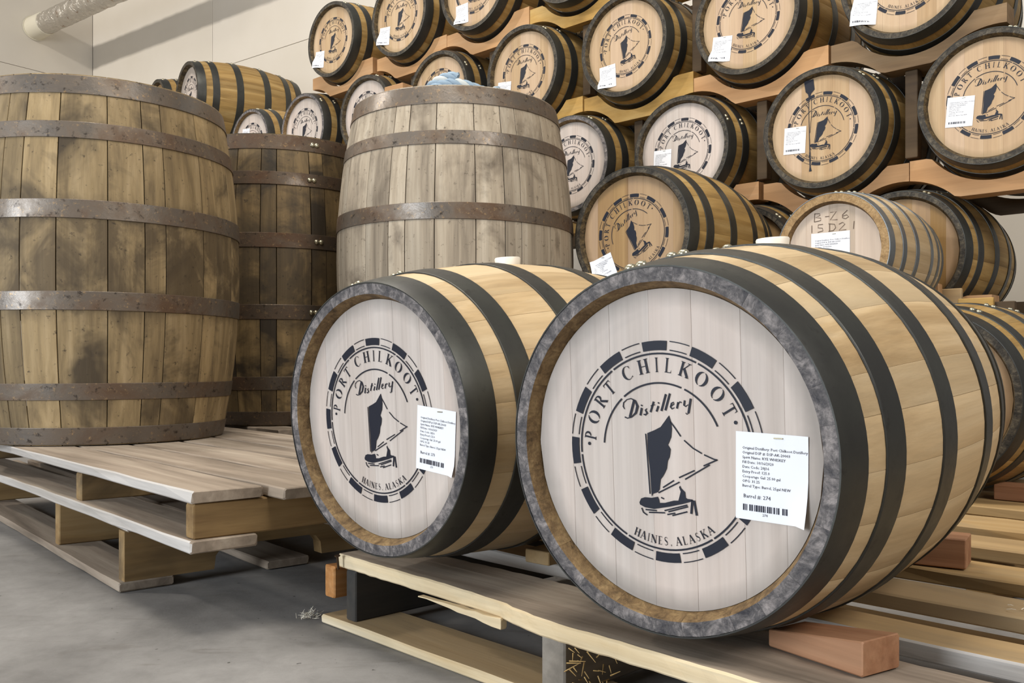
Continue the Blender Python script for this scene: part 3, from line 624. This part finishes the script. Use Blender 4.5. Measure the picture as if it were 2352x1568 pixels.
# pallets behind: two under the dark barrel, three low ones under the grey barrel
def plain_pallet(label, az, z, e0, e1, n0, n1, hh, nb, group, nbot=3):
    r = pallet_root(label, az, z, group); p_ = (n1-n0)/nb
    for i in range(nb): board(r, 'deck_board', e0, e1, n0+p_*i, n0+p_*(i+1)-.022, hh-.024, hh-.0005, ['slat_old'], 8, .0012, seed=90+i)
    for e in (e0+.004, (e0+e1)/2-.02, e1-.044): stringer(r, e, .04, n0+.004, n1-.028, .0245, hh-.0245, 'stringer')
    for i in range(nbot): a = n0+(n1-n0-.14)*i/(nbot-1); board(r, 'bottom_board', e0, e1, a, a+.11, .0005, .024, ['slat_old'], 8, .0008, seed=97)
plain_pallet('lower pallet under the dark upright barrel', AZL, zb, ec-2.56, ec-1.47, nc+.95, nc+1.72, zu-zb-.001, 5, 'pallets under the dark barrel')
plain_pallet('upper pallet under the dark upright barrel, its dark front edge showing behind the grey boards', AZL, zu+.002, ec-2.56, ec-1.47, nc+.95, nc+1.72, tz+.0005, 5, 'pallets under the dark barrel')
zc = ZF+.001
for k in range(3):
    plain_pallet(('bottom', 'middle', 'top')[k]+' pallet of the stack of three under the tall grey barrel', AZL, zc, ec-1.44, ec-.72, nc+1.2, nc+1.96, .1125, 5, 'pallets under the grey barrel'); zc += .1125
Z3 = zc

# ------------------------------------------------------------------ blocks on the front pallets
def block(name, label, corner_, ldir, length, width, h, mat, z=ZP, top=None, group=None, bev=.002):
    l = Vector((ldir[0], ldir[1], 0)).normalized(); s_ = Vector((-l.y, l.x, 0))
    if s_.y < 0 and abs(s_.y) > abs(s_.x): s_ = -s_
    if s_.dot(Vector((.7, .7, 0))) < 0: s_ = -s_
    me_v, me_f = box_geo(0, length, 0, width, 0, h, bev, 3, 0, top=top)
    m = mesh(name, me_v, me_f, [mat])
    bm = bmesh.new(); bm.from_mesh(m)
    mm = frame_mat((corner_[0], corner_[1], z+.0022), l, s_, Vector((0, 0, 1)))
    if l.cross(s_).z < 0: bmesh.ops.scale(bm, vec=(1, -1, 1), verts=bm.verts); bmesh.ops.reverse_faces(bm, faces=bm.faces); mm = frame_mat((corner_[0], corner_[1], z+.0022), l, -s_, Vector((0, 0, 1)))
    bm.to_mesh(m); bm.free()
    return thing(name, label, 'wood block', mm, group, m)
block('chock', 'red-brown wooden wedge holding the nearest barrel at its lower right', (.4276, 1.1155), (-.53, .85), .150, .073, .044, 'red_block', top=lambda u: 1-.47*u)
block('chock', 'red-brown block on the slats behind the nearest barrel', (.848, 1.708), (-.84, .54), .20, .082, .056, 'red_block')
block('chock', 'reddish block under the shaded barrel at the right edge', (1.376, 2.612), (.70, -.715), .34, .09, .043, 'red_block')

# ------------------------------------------------------------------ the two front barrels
G_ALL = 'stencilled oak barrels'
P_root, P_h = lying('whiskey_barrel', 'large pale oak barrel nearest the camera, its label reading Barrel # 274', CASK, (.1906, 1.2003, -.1127), -.7108, .0525, .13, 0, None, K_PALE, '274', ((.1031, .0301), -1.6), soff=(-.0068, -.003), rivets=-.17, bung=-.03)
Q_root, Q_h = lying('whiskey_barrel', 'pale oak barrel beside the nearest one, its label reading Barrel # 273', CASK, (-.2497, 1.6219, -.0962), -.7326, .055, .4, -1.5, None, K_PALE, '273', ((.101, .0283), -5.4), soff=(-.011, -.003), rivets=-.25, bung=-.02)
# shims that carry the second barrel
hq = Vector((math.cos(-.7326), math.sin(-.7326))); nq = Vector((-hq.y, hq.x))
for sgn, tx in ((-1, 'left'), (1, 'right')):
    p = Vector((-.2497, 1.6219))+nq*.30+hq*(.10*sgn)
    q_ = p if sgn > 0 else p-hq*.07
    block('chock', 'pale wooden shim under the %s side of the barrel labelled 273' % tx, (q_.x, q_.y), (nq.x, nq.y), .16, .06, .026, 'slat_new')
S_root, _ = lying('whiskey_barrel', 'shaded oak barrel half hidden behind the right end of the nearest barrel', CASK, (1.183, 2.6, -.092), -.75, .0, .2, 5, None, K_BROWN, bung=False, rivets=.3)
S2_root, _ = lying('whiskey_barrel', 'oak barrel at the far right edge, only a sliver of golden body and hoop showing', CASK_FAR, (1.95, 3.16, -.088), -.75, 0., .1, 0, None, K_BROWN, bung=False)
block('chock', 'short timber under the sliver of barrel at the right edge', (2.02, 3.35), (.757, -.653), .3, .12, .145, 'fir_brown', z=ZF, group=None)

# ------------------------------------------------------------------ rack of barrels
AZR = -.7562; dv = Vector((math.cos(AZR), math.sin(AZR), 0)); nv = Vector((-dv.y, dv.x, 0)); RC = 3.568; SL = -.0305
def rp(a, n, z): p = dv*a+nv*n; return Vector((p.x, p.y, z))
ROWZ = [.385, .9245, 1.4589, 2.0054]
rack = thing('barrel_rack', 'tall timber rack with scooped cradle blocks holding the rows of barrels along the wall', 'rack', frame_mat(rp(-3.2, RC+.4, ZF), dv, nv, Vector((0, 0, 1))))
RO = rp(-3.2, RC+.4, ZF)
def cradle(a, z, row, n0, mat, half, rad, lat, deep=.09):
    """block under one barrel: scooped for it above and for the barrels of the row beneath below; z = height of its axis"""
    n = 30; top, bot = -.172, -.332; low = [(b-a, y-z) for b, y in cr.get(row-1, []) if abs(b-a) < .7] if row else []
    hi = []; lo_ = []
    for i in range(n+1):
        x = -half+.0015+(2*half-.003)*i/n; q = rad*rad-(x-lat)**2
        hi.append((x, min(top, -math.sqrt(q)) if q > 0 else top)); zz = bot
        for dx, dz in low:
            q = .288**2-(x-dx-lat)**2
            if q > 0: zz = max(zz, dz+math.sqrt(q))
        lo_.append((x, zz))
    pts = lo_+hi[::-1]; m = len(pts); k = n+1
    V = [(x, y, zz) for y in (0, deep) for x, zz in pts]
    Fc = []
    for i in range(n): j = m-1-i; Fc += [(i, i+1, j-1, j), (m+j, m+j-1, m+i+1, m+i)]
    Fc += [(i, m+i, m+(i+1) % m, (i+1) % m) for i in range(m)]
    put('cradle_block', mesh('cradle_block', V, Fc, [mat]), rack, TR(a+3.2, n0-RC-.4, z-ZF))
cr = {1: [(-1.011, .971), (-1.635, .966), (-2.30, .983), (-2.965, 1.019), (-3.63, 1.035), (-4.30, 1.055)],
      2: [(-1.308, 1.499), (-1.975, 1.506), (-2.626, 1.541), (-3.291, 1.559), (-3.99, 1.595), (-4.667, 1.599), (-5.358, 1.624), (-6.03, 1.643)],
      3: [(-2.33, 2.076), (-2.995, 2.097), (-3.66, 2.12), (-4.319, 2.132), (-5.026, 2.161)], 0: [(-1.35, .4355), (-2.0, .446), (-2.665, .466)]}
cm = {(1, 0): 'fir', (1, 1): 'fir', (1, 2): 'fir', (1, 3): 'fir_yellow', (2, 0): 'fir_brown', (2, 1): 'fir', (2, 2): 'fir_yellow', (2, 3): 'fir_yellow', (3, 1): 'fir_yellow', (3, 0): 'fir_yellow'}
for r, L in cr.items():
    for i, (a, z) in enumerate(L):
        lft = (a+L[i+1][0])/2 if i+1 < len(L) else a-.335
        rgt = (a+L[i-1][0])/2 if i else a+.335
        hf = min(a-lft, rgt-a)
        cradle(a, z, r, RC+.10, cm.get((r, i), 'fir'), hf, .284, -.0055); cradle(a, z, r, RC+.60, 'dark_shade_timber', hf, .285, -.024)
        below = cr.get(r-1, []) if r else []
        for n0 in (RC+.135, RC+.64):
            if (r, i) == (1, 0): continue
            on = below and below[-1][0]-.34 < a < below[0][0]+.40
            zb_ = (sum(q[1] for q in below if abs(q[0]-a) < .5)/max(1, sum(1 for q in below if abs(q[0]-a) < .5))-.150) if on else ZF
            nb_ = [q[0] for q in below if abs(q[0]-a) < .5]; sm = sum(nb_)/2 if len(nb_) == 2 else a
            put('strut', mesh('strut', *box_geo(-.024, .024, 0, .05, zb_-ZF+.001, z-.333-ZF, .003), ['dark_shade_timber']), rack, TR(sm+3.2-.0374*(n0+.02-RC), n0-RC-.4, 0))
RB = dict(az=-.7188, tilt=0.)
def rb(name_label, head, spin, lab=None, num=None, kinds=K_WARM, prints=True, roll=0., hr=0.):
    return lying('whiskey_barrel', name_label, CASK_FAR, head, -.7188, 0., roll, spin, 'barrels lying in the timber rack', kinds, num, lab, prints, bung=False, rivets=.2+roll, headroll=hr)
rk = []
rb('racked barrel at the far right edge, its head cut by the frame', (1.715, 3.291, .971), -8, ((-.1433, .0248), -4.8), None, roll=.1)
Dr, Dh = rb('racked barrel with a dark ink drip running down its head', (1.247, 3.705, .966), -12.5, ((-.1588, .0261), -3.), None, roll=.5)
rb('racked barrel between the ink-dripped barrel and the grey-rimmed one, label at its lower left', (.764, 4.162, .983), -8, ((-.1503, .02), -2), None, roll=.9, kinds=('oak_gold', 'rim_dark', 'chime_dark', 'hoop', 'head'))
rb('racked barrel with unlabelled pale head, partly behind the tall grey upright barrel', (.284, 4.623, 1.019), -8, None, None, ('oak_gold', 'rim', 'chime', 'hoop', 'head'), roll=.3)
rb('racked barrel in the top right corner, its lower half and label in view', (1.495, 3.491, 1.499), -10, ((-.1962, -.0448), -5), None, roll=.2)
rb('racked barrel third row, second from the right, label at its lower left edge', (1.006, 3.945, 1.506), -12.5, ((-.164, -.0466), -7), None, roll=.7)
rb('racked barrel with a tilted stencil in the middle of the third row', (.531, 4.391, 1.541), 7, ((-.1504, -.0762), 3), None, roll=.05)
rb('racked barrel just right of and above the rope on the grey barrel', (.048, 4.848, 1.559), -9, ((-.1805, -.0177), -6), None, roll=.4)
rb('racked barrel directly behind the blue rope, only its upper head in view', (-.438, 5.35, 1.595), -9, None, None, roll=.8)
rb('racked barrel just left of the grey barrel top, head partly hidden', (-.939, 5.806, 1.599), -8, None, None, ('oak_gold', 'rim_dark', 'chime_dark', 'hoop', 'head'), roll=.2)
rb('small distant barrel above the dark barrel, stencil visible and no label', (-1.442, 6.281, 1.624), -9, None, None, ('oak_gold', 'rim', 'chime', 'hoop', 'head'), roll=.6)
rb('smallest distant barrel beside the brown barrel rim with white label on its head', (-1.936, 6.73, 1.643), -9, ((-.115, .12), -4), None, ('oak_gold', 'rim', 'chime', 'hoop', 'head'), roll=.1)
rb('top row barrel at the left end of the rack against the cream wall', (-1.201, 6.051, 2.161), -11, ((-.185, -.04), -6), None, roll=.3)
rb('top row barrel second from the left end of the rack', (-.693, 5.56, 2.132), -10, ((-.188, -.03), -6), None, roll=.9)
rb('top row barrel third from the left, its label crossing the top of the frame', (-.224, 5.097, 2.12), -10, ((-.1432, -.0775), 1.5), None, roll=.5)
p = rp(-2.995, RC, 2.0054-SL*-2.995*-1+0) ; p.z = 2.0054+SL*-2.995
rb('top row barrel showing only the bottom of its rim at the top of the frame', (p.x, p.y, p.z), -9, None, None, roll=.2)
rb('bottom row barrel with brown head, right of the small plain barrel', (1.505, 3.56, .4355), -10, None, None, K_BROWN, roll=.2)
p = rp(-2.0, RC, .446); rb('bottom row barrel showing only a dark hooped shoulder between the brown-headed and plain barrels', (p.x, p.y, p.z), -9, None, None, K_BROWN, roll=.5)
# ink drip on one head
drip = [[(-.075, .205), (-.035, .208), (-.03, .165), (-.045, .15), (-.052, .12), (-.058, .15), (-.068, .16)]]+ribbon([(-.055, .13), (-.054, .05), (-.052, -.02), (-.05, -.09)], [.003, .0025, .003, .004])+ribbon([(-.044, .14), (-.043, .06), (-.05, -.01)], .0018)+ribbon([(-.05, -.09), (-.049, -.15), (-.048, -.168)], [.006, .005, .012])
o = put('ink_drip', poly_mesh('ink_drip', drip, 1., 'ink'), Dr, Dh['m'] @ TR(0, CASK.depth-.0018, 0)); o['label'] = 'dark ink stain that ran down the head'

# ------------------------------------------------------------------ loose barrels in front of the rack
N_root, _ = lying('whiskey_barrel', 'golden brown barrel with a strongly tilted stencil, right of the tall grey barrel', CASK, (.437, 3.385, .4916), -.66, 0., .35, 25, None, K_BROWN, None, ((-.185, -.095), 21), bung=False, rivets=-.4)
HS = [(-.001, .033), (.085, .112), (.185, .212), (.333, .36), (.433, .46), (.512, .546)]
SMALL = Cask(.545, .218, .193, HS, (1.0, .8, 1.2), SEQ[:18], rimw=.026, nseg=10, k=.8, headcuts=[-1.02, -.6, -.1, .45, 1.02])
T_root, T_h = lying('whiskey_barrel', 'small plain barrel with B-26 handwritten on its head above a paper sheet', SMALL, (1.075, 3.08, .388), -.73, 0., .2, 0, None, ('oak', 'rim_tan', 'chime', 'hoop_zinc', 'head_plain'), None, ((-.0782, .0654), 0), stencil=False, lw=(.134, .14), bung=False, rivets=.1)
HW = [[(0, 0), (.05, 1)], [(0, 1), (.45, .95), (.5, .75), (.1, .52), (.55, .4), (.55, .1), (0, 0)]], [[(.1, .5), (.45, .5)]], [[(0, .95), (.5, 1), (0, .05), (.6, 0)]], [[(.45, 1), (.05, .5), (.05, .15), (.3, 0), (.55, .2), (.4, .45), (.08, .35)]]
pol = []
for g, x in zip(HW, (-.068, -.034, -.012, .028)):
    for st in g: pol += ribbon([(x+a*.042, .106+b*.028) for a, b in st], .0022)
for g, x in zip(([[(.2, 0), (.2, 1)]], [[(.5, 1), (.1, 1), (.08, .6), (.45, .5), (.5, .15), (.05, 0)]], [[(.1, 0), (.1, 1)], [(0, 1), (.5, .85), (.6, .4), (.4, .05), (0, 0)]], [[(0, .8), (.3, 1), (.5, .75), (0, 0), (.6, 0)]], [[(.3, 0), (.35, 1)]]), (-.085, -.058, -.018, .018, .055)):
    for st in g: pol += ribbon([(x+a*.042, .069+b*.026) for a, b in st], .0022)
put('handwriting', poly_mesh('handwriting', pol, 1., 'pen'), T_root, T_h['m'] @ TR(0, SMALL.depth-.0012, 0))
# timber stands that carry these two
def stand(label, head, az, cask, legs=(-.17, .17), bar=(-.2, .2), th=.07):
    h = Vector((math.cos(az), math.sin(az), 0)); n = Vector((-h.y, h.x, 0)); top = head[2]-ZF
    c_ = Vector(head)+n*(cask.L*.5)
    r = thing('timber_stand', label, 'stand', frame_mat((c_.x, c_.y, ZF), h, n, Vector((0, 0, 1))))
    zt_ = top-cask.Rb-cask.thick-.001
    for y in (-.15, .15):
        put('crossbar', mesh('crossbar', *box_geo(*bar, y-.035, y+.035, zt_-th, zt_, .003, 2), ['fir_brown']), r)
        for x in legs: put('leg', mesh('leg', *box_geo(x-.03, x+.03, y-.03, y+.03, 0, zt_-th, .002), ['fir_brown']), r)
    return r
stand('timber stand under the golden brown barrel, hidden behind the front barrels', (.437, 3.385, .4916), -.66, CASK)
stand('timber stand under the small plain barrel', (1.075, 3.08, .388), -.73, SMALL, (-.17, -.03), (-.2, .10), .03)
for i, (px, d, z, ln, wd_x, mt, tx) in enumerate(((2156, 3.385, .304, .17, .04, 'fir', 'leftmost and tallest stepped timber end between the front barrel and the bottom row barrel'), (2208, 3.385, .287, .16, .02, 'slat_new', 'second stepped timber end from the left, pale yellow'), (2281, 3.275, .245, .12, .02, 'fir_yellow', 'third stepped timber end, lower than its neighbours on the left'), (2330, 3.26, .231, .085, .03, 'dark_shade_timber', 'dark timber end at the right, beside the pale ones'))):
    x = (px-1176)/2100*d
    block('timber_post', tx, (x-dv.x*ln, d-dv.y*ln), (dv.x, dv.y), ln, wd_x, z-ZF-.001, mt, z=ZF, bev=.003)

# big casks on the upper left (beyond the stack)
BIG = Cask(.956, .357, .302, [(a*1.25, b*1.25) for a, b in HO], (1.0, .78, 1.25), SEQ, rimw=.026, depth=.035, nseg=8, k=1.25)
V_root, _ = lying('whiskey_barrel', 'large golden barrel lying high behind the brown barrel, all its black hoops in view', BIG, (-2.85, 8.0, 2.35), -.91, 0., .2, -15, None, ('oak_gold', 'rim_dark', 'chime_dark', 'hoop', 'head'), bung=False, rivets=.4)
W_root, _ = lying('whiskey_barrel', 'mostly hidden barrel at the left of the large golden one, only its dark top showing', BIG, (-3.40, 8.72, 2.42), -.91, 0., .4, -15, None, K_BROWN, bung=False, rivets=.4)
st = thing('timber_stand', 'high timber stand behind the brown barrel carrying two large barrels', 'stand', frame_mat((-2.7, 8.7, ZF), Vector((math.cos(-.91), math.sin(-.91), 0)), Vector((-math.sin(-.91), math.cos(-.91), 0)), Vector((0, 0, 1))))
hv, nvv = Vector((math.cos(-.91), math.sin(-.91))), Vector((-math.sin(-.91), math.cos(-.91)))
for y in (-.16, .24):
    put('beam', mesh('beam', *box_geo(-.98, .45, y-.05, y+.05, 1.945-ZF-.12, 1.945-ZF, .004, 2), ['fir_yellow']), st)
    for x in (-.92, .38): put('post', mesh('post', *box_geo(x-.05, x+.05, y-.045, y+.045, 0, 1.945-ZF-.121, .004), ['fir_brown']), st)

# ------------------------------------------------------------------ the three upright used casks
SEQ2 = [0, 2, 1, 0, 1, 2, 0, 0, 1, 2, 1, 0, 2, 0, 1, 0, 2, 1, 0, 0, 2, 1, 0, 1, 2, 0, 1, 0]
def upright(label, base, L, Rb, Re, hoops, woodm, hoopm, roll, rivets, lean=(0, 0), seq=SEQ2):
    ck = Cask(L, Rb, Re, hoops, (1.0, .62, 1.34), seq, rimw=.03, depth=.032, nseg=14, thick=.003, k=1.3, gap=.0009, bev=.0018)
    ex = Vector((1, 0, lean[0])).normalized(); ez = Vector((lean[0]*-1, lean[1]*-1, 1)).normalized(); ey = ez.cross(ex).normalized(); ex = ey.cross(ez)
    root = thing('used_barrel', label, 'barrel', frame_mat(base, ex, ey, ez))
    # cask frame: y from the top head downwards
    off = TR(0, 0, L) @ Matrix(((1, 0, 0, 0), (0, 0, 1, 0), (0, -1, 0, 0), (0, 0, 0, 1)))
    H = ck.build(root, off, roll, woodm, 'rim_old', 'chime_dark', hoopm, 'head_brown', rivets=rivets, bung=False)
    return root, H, ck
top1 = .889; b1z = -.2425; L1 = top1-b1z
ho1 = [(top1-b-.0, top1-a) for a, b in ((.827, top1-.004), (.687, .738), (.442, .4985), (.167, .2235), (-.104, -.053), (b1z+.002, -.188))]
b1, b1h, ck1 = upright('big weathered brown upright barrel at the left with rusty hoops', (-1.427, 3.177, b1z), L1, .4605, .4015, ho1, 'oak_old', 'rust', .0, .4)
k2 = 1.185/L1
ho2 = [(a*k2, b*k2) for a, b in ho1]
b2, b2h, ck2 = upright('dark stained upright barrel standing between the brown and grey ones', (-1.05, 4.10, b1z), 1.185, .452, .398, ho2, 'oak_dark', 'rust_dark', .6, PI-.62)
L3 = 1.004-Z3; ho3 = [(.004, 1.004-.934), (1.004-.833, 1.004-.783), (1.004-.573, 1.004-.5135), (1.004-.27, 1.004-.21), (1.004-.06, 1.004-0.005), (L3-.07, L3-.003)]
b3, b3h, ck3 = upright('tall greyish upright barrel in the centre with a blue rope on top', (-.225, 3.668, Z3+.001), L3, .471, .40, ho3, 'oak_grey', 'rust', .25, .5)

# rope and block on the grey barrel's head
hz = 1.004-.032+.0005
rp_ = thing('rope', 'pale blue braided rope coiled on top of the tall grey barrel', 'rope', frame_mat((-.2, 3.50, hz+.003), Vector((1, 0, 0)), Vector((0, 1, 0)), Vector((0, 0, 1))))
path = []
for i in range(300):
    t_ = i/299; a = -PI*.5+t_*2*PI*3.0; r = .15-.02*t_
    path.append(Vector((r*1.05*math.cos(a), .75*r*math.sin(a), .02+.062*t_+.014*math.sin(a*3.0+.6)*(.3+t_))))
for k in range(4):
    pts = []
    for i, p in enumerate(path):
        d = (path[min(i+1, 299)]-path[max(i-1, 0)]).normalized(); u = d.cross(Vector((0, 0, 1))).normalized(); w = d.cross(u); a = i*.42+k*PI/2
        pts.append(p+(u*math.cos(a)+w*math.sin(a))*.0105)
    put('strand', mesh('strand', *tube_geo(pts, .0098, 6), ['rope2' if k == 2 else 'rope'], None, 60), rp_)
block('wood_block', 'small sawn wood block on the head of the tall grey barrel, left of the rope', (-.495, 3.545), (.78, -.62), .1, .06, .105, 'fir', z=hz)

# loose fibres on the pallet boards
pp = []
for i in range(120):
    t_ = rng.random(); e_ = -.50+.42*t_+rng.uniform(-.02, .02); n_ = 1.535+.045*rng.random()+(.02 if rng.random() < .2 else 0)
    p = Vector((math.cos(-.81), math.sin(-.81), 0))*e_+Vector((-math.sin(-.81), math.cos(-.81), 0))*n_; p.z = ZP+.0018+rng.random()*.003
    a = rng.gauss(-.7, .5); L_ = rng.uniform(.006, .024); d = Vector((math.cos(a), math.sin(a), rng.uniform(0, .25)))
    pp.append(tube_geo([p, p+d*L_*.5+Vector((0, 0, .001)), p+d*L_], [.0008, .0007, .0003], 4))
fo = put('wood_fibres', mesh('wood_fibres', *[[(x, y, z-ZF) for x, y, z in (tuple(v) for v in merge(pp)[0])], merge(pp)[1]], ['fibre'])); fo['kind'] = 'stuff'; fo['label'] = 'loose pale fibres scattered along a pallet board right of the nearest barrel'; fo['category'] = 'fibres'
pp = []
for i in range(60):
    p = Vector((-.43+rng.gauss(0, .01), 1.93+rng.gauss(0, .015), .002+rng.random()*.008)); d = Vector((rng.gauss(0, 1), rng.gauss(0, 1), rng.uniform(0, .8))).normalized()
    pp.append(tube_geo([p, p+d*.012], [.0007, .0003], 4))
V, Fc = merge(pp); fo = put('wood_fibres', mesh('wood_fibres', V, Fc, ['fibre'])); fo['kind'] = 'stuff'; fo['label'] = 'tuft of white fibres on the concrete at the left end of the front pallet'; fo['category'] = 'fibres'
